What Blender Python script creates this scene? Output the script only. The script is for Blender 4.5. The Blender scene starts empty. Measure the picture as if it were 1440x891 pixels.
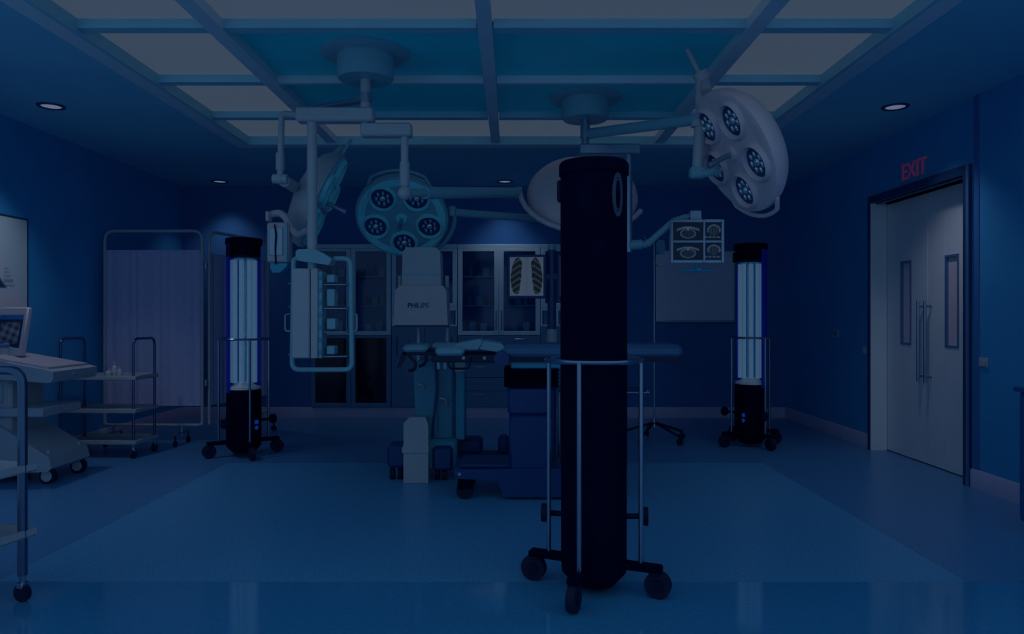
import bpy, bmesh, math, random
from mathutils import Vector, Matrix
random.seed(7)
PI = math.pi
sc = bpy.context.scene
col = sc.collection

# ------------------------------------------------------------------ camera, world, exposure
F, CX, CY, EYE = 1030.0, 720.0, 446.0, 1.307          # focal length in px, principal point, eye height
cam = bpy.data.objects.new('camera', bpy.data.cameras.new('camera'))
col.objects.link(cam)
cam.location = (0, 0, EYE); cam.rotation_euler = (PI/2, 0, 0)
cam.data.sensor_width = 36.0; cam.data.lens = 36.0*F/1440.0
cam.data.clip_start = 0.05
sc.camera = cam
w = bpy.data.worlds.new('world'); sc.world = w; w.use_nodes = True
w.node_tree.nodes['Background'].inputs[0].default_value = (0.100, 0.190, 0.300, 1)
w.node_tree.nodes['Background'].inputs[1].default_value = 1.0
sc.view_settings.view_transform = 'Standard'; sc.view_settings.look = 'None'
sc.view_settings.gamma = 1.0; sc.view_settings.exposure = 0.0
sc.view_settings.use_curve_mapping = False
PANEL_LIGHT = 1.0     # luminous ceiling
SPOT_LIGHT = 1.0      # recessed downlights
UV_LIGHT = 1.0        # lamp tubes

def P(x, y, Y):
    s = F/Y
    return Vector(((x-CX)/s, Y, EYE-(y-CY)/s))

# ------------------------------------------------------------------ materials (all procedural)
MATS = {}
def mat(name, rgb, rough=0.5, metal=0.0, noise=0.08, scale=14.0, emit=None, estr=1.0, bump=0.0, spec=0.5):
    m = bpy.data.materials.new(name); m.use_nodes = True
    nt = m.node_tree; b = nt.nodes['Principled BSDF']
    b.inputs['Roughness'].default_value = rough; b.inputs['Metallic'].default_value = metal
    b.inputs['Specular IOR Level'].default_value = spec
    tc = nt.nodes.new('ShaderNodeTexCoord'); n = nt.nodes.new('ShaderNodeTexNoise')
    n.inputs['Scale'].default_value = scale; n.inputs['Detail'].default_value = 3
    nt.links.new(tc.outputs['Object'], n.inputs['Vector'])
    r = nt.nodes.new('ShaderNodeValToRGB')
    r.color_ramp.elements[0].color = (*[c*(1-noise) for c in rgb], 1); r.color_ramp.elements[0].position = .3
    r.color_ramp.elements[1].color = (*[min(1, c*(1+noise)) for c in rgb], 1); r.color_ramp.elements[1].position = .7
    nt.links.new(n.outputs['Fac'], r.inputs['Fac']); nt.links.new(r.outputs['Color'], b.inputs['Base Color'])
    if bump:
        bp = nt.nodes.new('ShaderNodeBump'); bp.inputs['Strength'].default_value = bump; bp.inputs['Distance'].default_value = .004
        nt.links.new(n.outputs['Fac'], bp.inputs['Height']); nt.links.new(bp.outputs['Normal'], b.inputs['Normal'])
    if emit:
        b.inputs['Emission Color'].default_value = (*emit, 1); b.inputs['Emission Strength'].default_value = estr
    MATS[name] = m
    return m

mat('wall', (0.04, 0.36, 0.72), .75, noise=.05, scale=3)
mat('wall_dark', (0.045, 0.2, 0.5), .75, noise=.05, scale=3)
mat('ceiling_paint', (0.22, 0.62, 0.8), .85, noise=.03, scale=2)
mat('grid_metal', (0.3, 0.66, 0.78), .45, noise=.04, scale=5)
mat('frame_band', (0.66, 0.78, 0.86), .45, noise=.04, scale=5)
mat('panel_lit', (0.2, 0.2, 0.2), .6, emit=(0.038, 0.054, 0.080), estr=PANEL_LIGHT, noise=.02)
mat('panel_teal', (0.02, 0.84, 0.9), .5, noise=.06, scale=2)
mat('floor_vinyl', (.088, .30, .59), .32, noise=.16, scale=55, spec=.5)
mat('floor_lit_zone', (.105, .41, .72), .34, noise=.22, scale=70, spec=.5)  # paler tone stands in for the brighter light mid-floor
mat('floor_front', (0.06, 0.34, 0.64), .09, noise=.08, scale=40, spec=.9)
mat('baseboard', (0.55, 0.52, 0.74), .5, noise=.04)
mat('white', (0.46, 0.5, 0.56), .4, noise=.03)
mat('white_warm', (0.55, 0.5, 0.56), .4, noise=.03)
mat('white_teal', (0.22, 0.5, 0.6), .35, noise=.04)
mat('lamp_teal', (0.25, 0.92, 0.97), .3, noise=.05)
mat('lamp_back', (0.82, 0.64, 0.68), .4, noise=.03)
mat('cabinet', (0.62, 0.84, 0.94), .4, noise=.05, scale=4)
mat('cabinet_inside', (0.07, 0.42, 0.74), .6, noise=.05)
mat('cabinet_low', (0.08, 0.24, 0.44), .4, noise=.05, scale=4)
mat('chrome', (0.24, 0.34, 0.48), .22, metal=.9, noise=.05)
mat('steel', (0.30, 0.42, 0.56), .32, metal=.8, noise=.06)
mat('dark_metal', (0.002, 0.012, 0.06), .4, metal=.3, noise=.1)
mat('trolley_steel', (0.10, 0.17, 0.30), .22, metal=.85, noise=.06)
mat('black', (0.0002, 0.0015, 0.026), .6, noise=.1, spec=.06)
mat('black_soft', (0.0006, 0.005, 0.045), .55, noise=.1, spec=.3)
mat('shield_blue', (0, 0.04, 0.62), .35, noise=.06)
mat('robot_mark', (0.05, 0.08, 0.15), .5)
mat('rubber', (0.001, 0.007, 0.05), .7, noise=.1)
mat('table_blue', (0.004, 0.055, 0.22), .35, noise=.05)
mat('table_teal', (0.03, 0.40, 0.62), .35, noise=.05)
mat('pad', (0.07, 0.19, 0.38), .55, noise=.05)
mat('pad_light', (0.22, 0.46, 0.58), .5, noise=.05)
mat('carm_teal', (0.05, 0.3, 0.46), .4, noise=.04)
mat('fabric', (0.56, 0.54, 0.8), .9, noise=.06, scale=40)
mat('door_paint', (0.86, 0.86, 0.9), .45, noise=.03, scale=3)
mat('casing', (0.015, 0.06, 0.18), .4, noise=.05)
mat('casing_light', (0.10, 0.22, 0.44), .4, noise=.05)
mat('window_strip', (0.85, 0.68, 0.74), .35, noise=.06)
mat('red', (.95, .2, .4), .6, emit=(.022, .003, .008), estr=1.0)
mat('board', (0.92, 0.84, 0.98), .35, noise=.02)
mat('uv_tube', (0.3, 0.42, 0.48), .3, emit=(0.027, 0.060, 0.105), estr=UV_LIGHT)
mat('uv_core', (0.30, 0.55, 0.75), .2, metal=.9)
mat('uv_white', (0.85, 0.85, 0.85), .5)
mat('screen_blue', (0.0, 0.03, 0.2), .4, emit=(0.0, 0.02, 0.16), estr=1.0)
mat('letter_blue', (0.004, 0.05, 0.20), .5)
mat('letter_teal', (0.01, 0.22, 0.36), .5)
mat('downlight', (0.9, 0.9, 0.9), .5, emit=(0.11, 0.12, 0.17), estr=SPOT_LIGHT)
mat('bottle_white', (0.5, 0.55, 0.62), .4)
mat('bottle_dark', (0.01, 0.06, 0.2), .3)
mat('bottle_teal', (0.04, 0.30, 0.45), .3)
mat('crystal', (0.6, 0.85, 0.95), .12, metal=.7, noise=.3, scale=60)
mat('side_cabinet', (0.012, 0.14, 0.40), .5, noise=.05)

def glass(name, tint, gl=.10):
    m = bpy.data.materials.new(name); m.use_nodes = True; nt = m.node_tree
    nt.nodes.remove(nt.nodes['Principled BSDF'])
    out = nt.nodes['Material Output']; t = nt.nodes.new('ShaderNodeBsdfTransparent'); g = nt.nodes.new('ShaderNodeBsdfGlossy')
    t.inputs[0].default_value = (*tint, 1); g.inputs['Roughness'].default_value = .08
    mx = nt.nodes.new('ShaderNodeMixShader'); mx.inputs[0].default_value = gl
    nt.links.new(t.outputs[0], mx.inputs[1]); nt.links.new(g.outputs[0], mx.inputs[2]); nt.links.new(mx.outputs[0], out.inputs[0])
    MATS[name] = m
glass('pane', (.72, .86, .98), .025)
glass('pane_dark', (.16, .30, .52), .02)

def picture_mat(name, emit):
    m = bpy.data.materials.new(name); m.use_nodes = True; nt = m.node_tree; b = nt.nodes['Principled BSDF']
    a = nt.nodes.new('ShaderNodeAttribute'); a.attribute_name = 'print'
    nt.links.new(a.outputs['Color'], b.inputs['Base Color']); b.inputs['Roughness'].default_value = .4
    if emit:
        nt.links.new(a.outputs['Color'], b.inputs['Emission Color']); b.inputs['Emission Strength'].default_value = emit
    MATS[name] = m
picture_mat('print_paper', 0); picture_mat('print_screen', .06); picture_mat('print_film', .05)

# ------------------------------------------------------------------ mesh helpers
WM = {}                                     # world matrix of every object built
class MB:
    def __init__(self): self.bm = bmesh.new()
    def _add(self, verts, faces, M=None):
        vs = [self.bm.verts.new((M @ Vector(v)) if M else v) for v in verts]
        for f in faces:
            try: self.bm.faces.new([vs[i] for i in f])
            except ValueError: pass
        return self
    def box(self, c, s, bev=0.0, M=None):
        hx, hy, hz = s[0]/2, s[1]/2, s[2]/2
        if bev <= 0:
            v = [(c[0]+a*hx, c[1]+b*hy, c[2]+d*hz) for a in (-1, 1) for b in (-1, 1) for d in (-1, 1)]
            return self._add(v, [(0,1,3,2),(4,6,7,5),(0,4,5,1),(2,3,7,6),(0,2,6,4),(1,5,7,3)], M)
        b_ = min(bev, hx*.98, hy*.98, hz*.98)
        t = bmesh.new()
        for a in (-1, 1):
            for b in (-1, 1):
                for d in (-1, 1):
                    for k in range(3):
                        e = [hx-b_, hy-b_, hz-b_]; e[k] += b_
                        t.verts.new((c[0]+a*e[0], c[1]+b*e[1], c[2]+d*e[2]))
        bmesh.ops.convex_hull(t, input=t.verts)
        bmesh.ops.dissolve_limit(t, angle_limit=.01, verts=t.verts, edges=t.edges)
        t.verts.index_update()
        v = [tuple(x.co) for x in t.verts]; f = [[x.index for x in q.verts] for q in t.faces]; t.free()
        return self._add(v, f, M)
    def span(self, a, b, bev=0.0, M=None):
        return self.box([(a[i]+b[i])/2 for i in range(3)], [abs(b[i]-a[i]) for i in range(3)], bev, M)
    def ring_pts(self, c, u, v, r, n): return [c+u*(r*math.cos(2*PI*i/n))+v*(r*math.sin(2*PI*i/n)) for i in range(n)]
    def cyl(self, p0, p1, r, r2=None, n=16, M=None):
        p0, p1 = Vector(p0), Vector(p1); r2 = r if r2 is None else r2
        d = (p1-p0).normalized(); u = d.orthogonal().normalized(); v = d.cross(u)
        vs = self.ring_pts(p0, u, v, r, n)+self.ring_pts(p1, u, v, r2, n)
        f = [(i, (i+1) % n, n+(i+1) % n, n+i) for i in range(n)]+[tuple(range(n-1, -1, -1)), tuple(range(n, 2*n))]
        return self._add(vs, f, M)
    def tube(self, pts, r, n=8, fillet=0.0, closed=False, M=None):
        pts = [Vector(p) for p in pts]
        if fillet > 0:
            out = []; N = len(pts)
            for i, p in enumerate(pts):
                if not closed and i in (0, N-1): out.append(p); continue
                a, b = pts[i-1], pts[(i+1) % N]
                da, db = (a-p), (b-p); k = min(fillet, da.length*.48, db.length*.48)
                if da.angle(db) > PI*.97: out.append(p); continue
                q0, q1 = p+da.normalized()*k, p+db.normalized()*k
                for j in range(6):
                    t = j/5; out.append(q0*(1-t)**2+p*2*t*(1-t)+q1*t*t)
            pts = out
        N = len(pts); vs = []; prev = None
        for i, p in enumerate(pts):
            if closed: d = (pts[(i+1) % N]-pts[i-1]).normalized()
            else: d = (pts[min(i+1, N-1)]-pts[max(i-1, 0)]).normalized()
            if prev is None: u = d.orthogonal().normalized()
            else:
                u = prev-d*prev.dot(d)
                u = u.normalized() if u.length > 1e-6 else d.orthogonal().normalized()
            prev = u; vs += self.ring_pts(p, u, d.cross(u), r, n)
        f = []
        for i in range(N if closed else N-1):
            a, b = i*n, ((i+1) % N)*n
            off = 0
            if closed and i == N-1:                       # match the seam
                off = min(range(n), key=lambda o: (vs[a]-vs[(0+o)]).length)
            for j in range(n): f.append((a+j, a+(j+1) % n, b+(j+1+off) % n, b+(j+off) % n))
        if not closed: f += [tuple(range(n-1, -1, -1)), tuple(range((N-1)*n, N*n))]
        return self._add(vs, f, M)
    def lathe(self, prof, n=28, M=None, caps=True):
        vs = [(r*math.cos(2*PI*i/n), r*math.sin(2*PI*i/n), z) for (r, z) in prof for i in range(n)]
        f = [(k*n+i, k*n+(i+1) % n, (k+1)*n+(i+1) % n, (k+1)*n+i) for k in range(len(prof)-1) for i in range(n)]
        if caps: f += [tuple(range(n-1, -1, -1)), tuple(range((len(prof)-1)*n, len(prof)*n))]
        return self._add(vs, f, M)
    def arc(self, loop, a0, a1, n=20, M=None):             # sweep a closed (r,z) loop about Z
        m = len(loop); vs = []
        for i in range(n+1):
            a = a0+(a1-a0)*i/n; vs += [(r*math.sin(a), -r*math.cos(a), z) for r, z in loop]
        f = [(i*m+j, i*m+(j+1) % m, (i+1)*m+(j+1) % m, (i+1)*m+j) for i in range(n) for j in range(m)]
        f += [tuple(range(m-1, -1, -1)), tuple(range(n*m, (n+1)*m))]
        return self._add(vs, f, M)
    def prism(self, poly, lo, hi, axis='y', M=None):       # polygon in the two other axes, extruded
        def q(a, b, c): return {'y': (a, c, b), 'x': (c, a, b), 'z': (a, b, c)}[axis]
        n = len(poly); vs = [q(a, b, lo) for a, b in poly]+[q(a, b, hi) for a, b in poly]
        f = [(i, (i+1) % n, n+(i+1) % n, n+i) for i in range(n)]+[tuple(range(n-1, -1, -1)), tuple(range(n, 2*n))]
        return self._add(vs, f, M)
    def ball(self, c, r, sz=(1, 1, 1), M=None):
        T = Matrix.Translation(c) @ Matrix.Diagonal((*[r*k for k in sz], 1))
        if M: T = M @ T
        bmesh.ops.create_uvsphere(self.bm, u_segments=14, v_segments=8, radius=1, matrix=T); return self
    def build(self, name, m, parent=None, world=False, smooth=True):
        bmesh.ops.recalc_face_normals(self.bm, faces=self.bm.faces)
        if parent is not None and world: self.bm.transform(WM[parent.name].inverted())
        me = bpy.data.meshes.new(name); self.bm.to_mesh(me); self.bm.free()
        me.materials.append(MATS[m])
        if smooth:
            me.polygons.foreach_set('use_smooth', [True]*len(me.polygons)); me.set_sharp_from_angle(angle=math.radians(38))
        o = bpy.data.objects.new(name, me); col.objects.link(o)
        if parent is not None: o.parent = parent; WM[o.name] = WM[parent.name].copy()
        else: WM[o.name] = Matrix.Identity(4)
        return o

def tag(o, label=None, cat=None, group=None, kind=None):
    if label: o['label'] = label
    if cat: o['category'] = cat
    if group: o['group'] = group
    if kind: o['kind'] = kind
    return o
def thing(name, label, cat, loc=(0, 0, 0), rz=0.0, group=None, rot=None):
    o = bpy.data.objects.new(name, None); col.objects.link(o); o.empty_display_size = .1
    M = Matrix.Translation(loc) @ (rot.to_4x4() if rot else Matrix.Rotation(rz, 4, 'Z'))
    o.matrix_basis = M; WM[o.name] = M
    return tag(o, label, cat, group)
def struct(name, mb, m, parent=None):
    o = mb.build(name, m, parent)
    if parent is None: o['kind'] = 'structure'
    return o
def move_origin(o, loc):
    loc = Vector(loc); o.data.transform(Matrix.Translation(-loc)); o.location = loc; WM[o.name] = Matrix.Translation(loc); return o
def text_mesh(s, size, depth, bold=0.0):
    c = bpy.data.curves.new('lettering', 'FONT'); c.body = s; c.size = size; c.extrude = depth/2; c.align_x = 'CENTER'; c.align_y = 'CENTER'
    c.offset = bold; c.resolution_u = 4
    o = bpy.data.objects.new('lettering', c); col.objects.link(o)
    dg = bpy.context.evaluated_depsgraph_get()
    me = bpy.data.meshes.new_from_object(o.evaluated_get(dg)); bpy.data.objects.remove(o); bpy.data.curves.remove(c)
    return me
def add_text(name, s, size, depth, m, parent, M, bold=0.0, sx=1.0, bend=None):
    me = text_mesh(s, size, depth, bold)
    me.transform(Matrix.Diagonal((sx, 1, 1, 1)))
    if bend:
        for v in me.vertices:
            x, y, z = v.co; a = x/bend; v.co = ((bend+z)*math.sin(a), -(bend+z)*math.cos(a), y)
    me.transform(M); me.materials.clear(); me.materials.append(MATS[m])
    o = bpy.data.objects.new(name, me); col.objects.link(o)
    if parent is not None: o.parent = parent; WM[o.name] = WM[parent.name].copy()
    else: WM[o.name] = Matrix.Identity(4)
    return o
def picture(name, fn, wd, ht, nx, ny, m, parent, M):      # flat print: grid in local XZ, u,v in -1..1
    vs, cols = [], []
    for j in range(ny+1):
        for i in range(nx+1):
            u, v = 2*i/nx-1, 2*j/ny-1
            vs.append(M @ Vector((u*wd/2, 0, v*ht/2))); cols.append(fn(u, v))
    fs = [(j*(nx+1)+i, j*(nx+1)+i+1, (j+1)*(nx+1)+i+1, (j+1)*(nx+1)+i) for j in range(ny) for i in range(nx)]
    me = bpy.data.meshes.new(name); me.from_pydata(vs, [], fs)
    at = me.color_attributes.new('print', 'FLOAT_COLOR', 'POINT')
    for i, c in enumerate(cols): at.data[i].color = (*c, 1)
    me.materials.append(MATS[m]); o = bpy.data.objects.new(name, me); col.objects.link(o)
    if parent is not None: o.parent = parent; WM[o.name] = WM[parent.name].copy()
    return o
def copy_tree(o, M, parent=None):
    c = o.copy(); col.objects.link(c)
    if parent is not None: c.parent = parent
    else: c.matrix_basis = M
    for ch in list(o.children): copy_tree(ch, None, c)
    return c
def rotz(a): return Matrix.Rotation(a, 4, 'Z')
def at(x, y, z): return Matrix.Translation((x, y, z))

# ------------------------------------------------------------------ room shell
XL, XR, YB, H = -4.27, 3.55, 9.48, 3.0
YF = 4.0                                                   # left wall stops here, cut short to let world light in
IN_Y0, IN_Y1, IN_X0, IN_X1 = 3.62, 6.55, -2.55, 2.25
fl = MB()
fl.span((XL-.2, IN_Y1, -.1), (XR+.4, YB+.6, 0)); fl.span((XL-.2, IN_Y0, -.1), (IN_X0, IN_Y1, 0)); fl.span((IN_X1, IN_Y0, -.1), (XR+.4, IN_Y1, 0))
floor = struct('floor', fl, 'floor_vinyl')
struct('floor_lit_patch', MB().span((IN_X0, IN_Y0, -.1), (IN_X1, IN_Y1, -.001)), 'floor_lit_zone', floor)  # middle of the floor, pool of light put into its colour
struct('floor_strip', MB().span((XL-.2, -1.5, -.1), (XR+.4, IN_Y0-.006, 0)), 'floor_front', floor)

struct('wall_left', MB().span((XL-.15, YF, 0), (XL, YB+.6, H)), 'wall')
# door opening in the right wall
DY0, DY1, DZ = 5.72, 7.20, 2.42
wr = MB()
wr.span((XR, 2.4, 0), (XR+.2, DY0, H)); wr.span((XR, DY1, 0), (XR+.2, YB+.6, H)); wr.span((XR, DY0, DZ), (XR+.2, DY1, H))
wall_right = struct('wall_right', wr, 'wall')
struct('wall_seam', MB().span((XR-.006, 5.56, 0.0), (XR, 5.62, H)), 'wall_dark', wall_right)
# back wall with the niche that holds the cabinets
CX0, CX1, CZ0, CZ1 = -2.60, 1.21, .145, 2.245
wb = MB()
wb.span((XL, YB, 0), (CX0, YB+.5, H)); wb.span((CX1, YB, 0), (XR, YB+.5, H))
wb.span((CX0, YB, CZ1), (CX1, YB+.5, H)); wb.span((CX0, YB, 0), (CX1, YB+.5, CZ0)); wb.span((CX0, YB+.44, CZ0), (CX1, YB+.5, CZ1))
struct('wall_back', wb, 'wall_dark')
def skirting(name, a, b, inward):
    mb = MB()
    if a[1] == b[1]: mb.prism([(a[1], 0), (a[1], .142), (a[1]-.010, .142), (a[1]-.018, .130), (a[1]-.018, 0)], a[0], b[0], 'x')
    else:
        x = a[0]; mb.prism([(x, 0), (x, .142), (x+.010*inward, .142), (x+.018*inward, .130), (x+.018*inward, 0)], a[1], b[1], 'y')
    struct(name, mb, 'baseboard')
skirting('baseboard_back', (XL+.02, YB), (XR-.02, YB), 0)
skirting('baseboard_right', (XR, 2.4), (XR, DY0-.07), -1)
skirting('baseboard_right_far', (XR, DY1+.07), (XR, YB), -1)
skirting('baseboard_left', (XL, YF), (XL, YB), 1)

# ceiling with the luminous grid
GX0, GX1, GY0, GY1 = -2.72, 2.40, 3.39, 7.29
B = .12
ce = MB()
ce.span((XL-.15, 3.25, H), (GX0+B, YB+.6, H+.12)); ce.span((GX1-B, 3.25, H), (XR+.2, YB+.6, H+.12))
ce.span((GX0+B, 3.25, H), (GX1-B, GY0+B, H+.12)); ce.span((GX0+B, GY1-B, H), (GX1-B, YB+.6, H+.12))
struct('ceiling', ce, 'ceiling_paint')
band = MB(); zb = (H-.012, H)
band.span((GX0, GY0, zb[0]), (GX0+B, GY1, zb[1])); band.span((GX1-B, GY0, zb[0]), (GX1, GY1, zb[1]))
band.span((GX0+B, GY0, zb[0]), (GX1-B, GY0+B, zb[1])); band.span((GX0+B, GY1-B, zb[0]), (GX1-B, GY1, zb[1]))
trim = struct('trim_1', band, 'frame_band')
riser = MB()
riser.span((GX0+B, GY0+B, H-.01), (GX0+B+.03, GY1-B, H+.075)); riser.span((GX1-B-.03, GY0+B, H-.01), (GX1-B, GY1-B, H+.075))
riser.span((GX0+B+.03, GY1-B-.02, H-.01), (GX1-B-.03, GY1-B, H+.075)); riser.span((GX0+B+.03, GY0+B, H-.01), (GX1-B-.03, GY0+B+.02, H+.075))
struct('riser', riser, 'grid_metal', trim)
XC = -.16
xs = [GX0+B+.03, XC-1.60, XC, XC+1.60, GX1-B-.03]; ys = [GY0+B+.02, 4.37, 5.37, 6.32, GY1-B-.02]
for i, (x, wd) in enumerate(((xs[1], .10), (xs[2], .085), (xs[3], .10))):
    struct('grid_rail', MB().span((x-wd/2, ys[0], H+.005), (x+wd/2, ys[4], H+.07)), 'frame_band', trim)
for j in (1, 2, 3):
    cols4 = list(zip(xs[:-1], xs[1:]))
    for i, (a, b) in enumerate(cols4):
        wd = .04 if (j == 2 and i in (1, 2)) else .085
        a2 = a+(0 if i == 0 else .05); b2 = b-(0 if i == 3 else .05)
        struct('grid_rail', MB().span((a2, ys[j]-wd/2, H+.015), (b2, ys[j]+wd/2, H+.07)), 'grid_metal' if wd > .05 else 'frame_band', trim)
rown = ['row nearest the viewer', 'second row from the viewer', 'third row from the viewer', 'row nearest the back wall']
coln = ['leftmost', 'left of centre', 'right of centre', 'rightmost']
for j in range(4):
    for i in range(4):
        dark = i in (1, 2) and j in (1, 2)
        o = MB().span((xs[i]+.002, ys[j]+.002, H+.071), (xs[i+1]-.002, ys[j+1]-.002, H+.085)).build('ceiling_panel' if dark else 'ceiling_light', 'panel_teal' if dark else 'panel_lit')
        move_origin(o, ((xs[i]+xs[i+1])/2, (ys[j]+ys[j+1])/2, H+.071))
        if dark: tag(o, 'unlit teal ceiling panel, %s, %s' % (coln[i], rown[j]), 'ceiling panel', 'teal ceiling panels')
        else: tag(o, 'lit white ceiling panel, %s, %s' % (coln[i], rown[j]), 'ceiling light', 'lit ceiling panels')
# solid lid above the grid
struct('ceiling_lid', MB().span((GX0, GY0, H+.12), (GX1, GY1, H+.14)), 'ceiling_paint')

for (x, y, lab, en) in ((72, 149, 'round recessed downlight in the ceiling above the left wall, the larger one', .9),
                    (1259, 150, 'round recessed downlight in the ceiling in front of the exit door', .6),
                    (309, 255, 'small recessed downlight in the ceiling above the folding screen', .35),
                    (710, 255, 'small recessed downlight in the ceiling above the glass cabinets', .35)):
    s = (CY-y)/(H-EYE); X, Y = (x-CX)/s, F/s
    t = thing('downlight', lab, 'downlight', (X, Y, H), 0, 'recessed downlights')
    MB().lathe([(.075, -.004), (.079, -.012), (.100, -.012), (.104, 0), (.075, 0), (.075, -.004)], 24, None, False).build('trim_ring', 'casing', t)
    MB().lathe([(.0, -.002), (.074, -.004), (.074, -.0005), (0, -.0005)], 24).build('lens', 'downlight', t)
    ld = bpy.data.lights.new('downlight_beam', 'SPOT'); ld.energy = 26*en*SPOT_LIGHT; ld.color = (.72, .82, 1.0); ld.spot_size = 1.7; ld.spot_blend = .8; ld.shadow_soft_size = .07
    lo = bpy.data.objects.new('lamp_light', ld); col.objects.link(lo); lo.location = (0, 0, -.03); lo.parent = t

# ------------------------------------------------------------------ doors on the right wall
cs = MB()
cs.span((XR-.03, DY0-.07, 0), (XR+.16, DY0, DZ+.07)); cs.span((XR-.03, DY1, 0), (XR+.16, DY1+.05, DZ+.07)); cs.span((XR-.03, DY0, DZ), (XR+.16, DY1, DZ+.07))
dcase = struct('trim_2', cs, 'casing')
struct('casing_edge', MB().span((XR-.036, DY0-.075, 0), (XR-.028, DY0-.045, DZ+.075)), 'casing_light', dcase)
struct('far_reveal', MB().span((XR-.028, DY1-.012, 0), (XR+.128, DY1-.001, DZ)), 'door_paint', dcase)
struct('head_strip', MB().span((XR+.02, DY0, DZ-.012), (XR+.05, DY1, DZ)), 'casing_light', dcase)
XD = XR+.13; YM = 6.48
def leaf(name, y0, y1, wy0, wy1, hy, label):
    d = MB(); zt, z0, z1 = DZ-.015, 1.05, 1.83
    d.span((XD, y0, .01), (XD+.045, wy0, zt), .002); d.span((XD, wy1, .01), (XD+.045, y1, zt), .002)
    d.span((XD, wy0, .01), (XD+.045, wy1, z0)); d.span((XD, wy0, z1), (XD+.045, wy1, zt))
    o = d.build(name, 'door_paint'); tag(o, label, 'door', 'double door leaves', 'structure')
    fr = MB(); e = .018
    fr.span((XD-.006, wy0, z0), (XD+.02, wy0+e, z1)); fr.span((XD-.006, wy1-e, z0), (XD+.02, wy1, z1))
    fr.span((XD-.006, wy0+e, z0), (XD+.02, wy1-e, z0+e)); fr.span((XD-.006, wy0+e, z1-e), (XD+.02, wy1-e, z1))
    fr.build('window_frame', 'casing_light', o)
    MB().span((XD+.016, wy0+e, z0+e), (XD+.026, wy1-e, z1-e)).build('pane', 'window_strip', o)
    MB().tube([(XD, hy, .78), (XD-.06, hy, .78)], .009).tube([(XD, hy, 1.40), (XD-.06, hy, 1.40)], .009).tube([(XD-.06, hy, .73), (XD-.06, hy, 1.45)], .013).build('handle', 'chrome', o)
leaf('door_1', YM+.003, DY1-.013, 6.75, 6.93, YM+.055, 'grey door leaf farther from the viewer, with narrow window and pull bar')
leaf('door_2', DY0+.005, YM-.003, 6.03, 6.22, YM-.055, 'grey door leaf nearer the viewer, with narrow window and pull bar')
struct('wall_corridor', MB().span((XR+.19, DY0-.1, 0), (XR+.24, DY1+.1, DZ+.1)), 'wall_dark')

ex = add_text('exit_sign', 'EXIT', .205, .012, 'red', None, Matrix.Identity(4), bold=.0015, sx=.95)
ex.data.transform(Matrix.Rotation(PI/2, 4, 'X')); ex.data.transform(rotz(-PI/2))
ex.location = (XR-.008, 6.46, 2.605)
tag(ex, 'red EXIT lettering on the wall above the double door', 'exit sign')

def plate(x, y, wd, ht, label, rocker):
    s = (x-CX)/XR; Y = F/s; Z = EYE-(y-CY)/s
    t = thing('wall_switch', label, 'wall switch', (XR, Y, Z), 0, 'white wall plates')
    MB().box((-.005, 0, 0), (.010, wd, ht), .003).build('cover_plate', 'white', t)
    if rocker:
        MB().box((-.0115, 0, 0), (.004, wd*.62, ht*.5), .001).build('rocker', 'casing_light', t)
    else:
        MB().box((-.0125, 0, 0), (.006, wd*.5, ht*.6), .002).build('rocker', 'white_warm', t)
plate(1176, 469, .125, .09, 'white framed socket plate on the right wall farthest from the door', True)
plate(1216, 493, .085, .07, 'small white switch plate beside the far edge of the exit door', False)
plate(1384, 510, .10, .07, 'small white switch plate on the wall near side of the exit door', False)

# low cabinet at the right edge
t = thing('base_cabinet', 'dark blue low cabinet against the right wall at the picture edge', 'cabinet', (3.3, 4.25, 0))
MB().span((3.12, 3.95, .06), (XR-.02, 4.5, .85), .006).build('body', 'side_cabinet', t, True)
MB().span((3.14, 3.97, 0), (XR-.03, 4.48, .06)).build('plinth', 'casing', t, True)
MB().span((3.09, 3.92, .85), (XR-.02, 4.52, .88), .006).build('worktop', 'side_cabinet', t, True)
for k in range(2): MB().span((3.106, 3.965+k*.265, .09), (3.12, 4.22+k*.265, .83), .004).build('door', 'side_cabinet', t, True)

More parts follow.
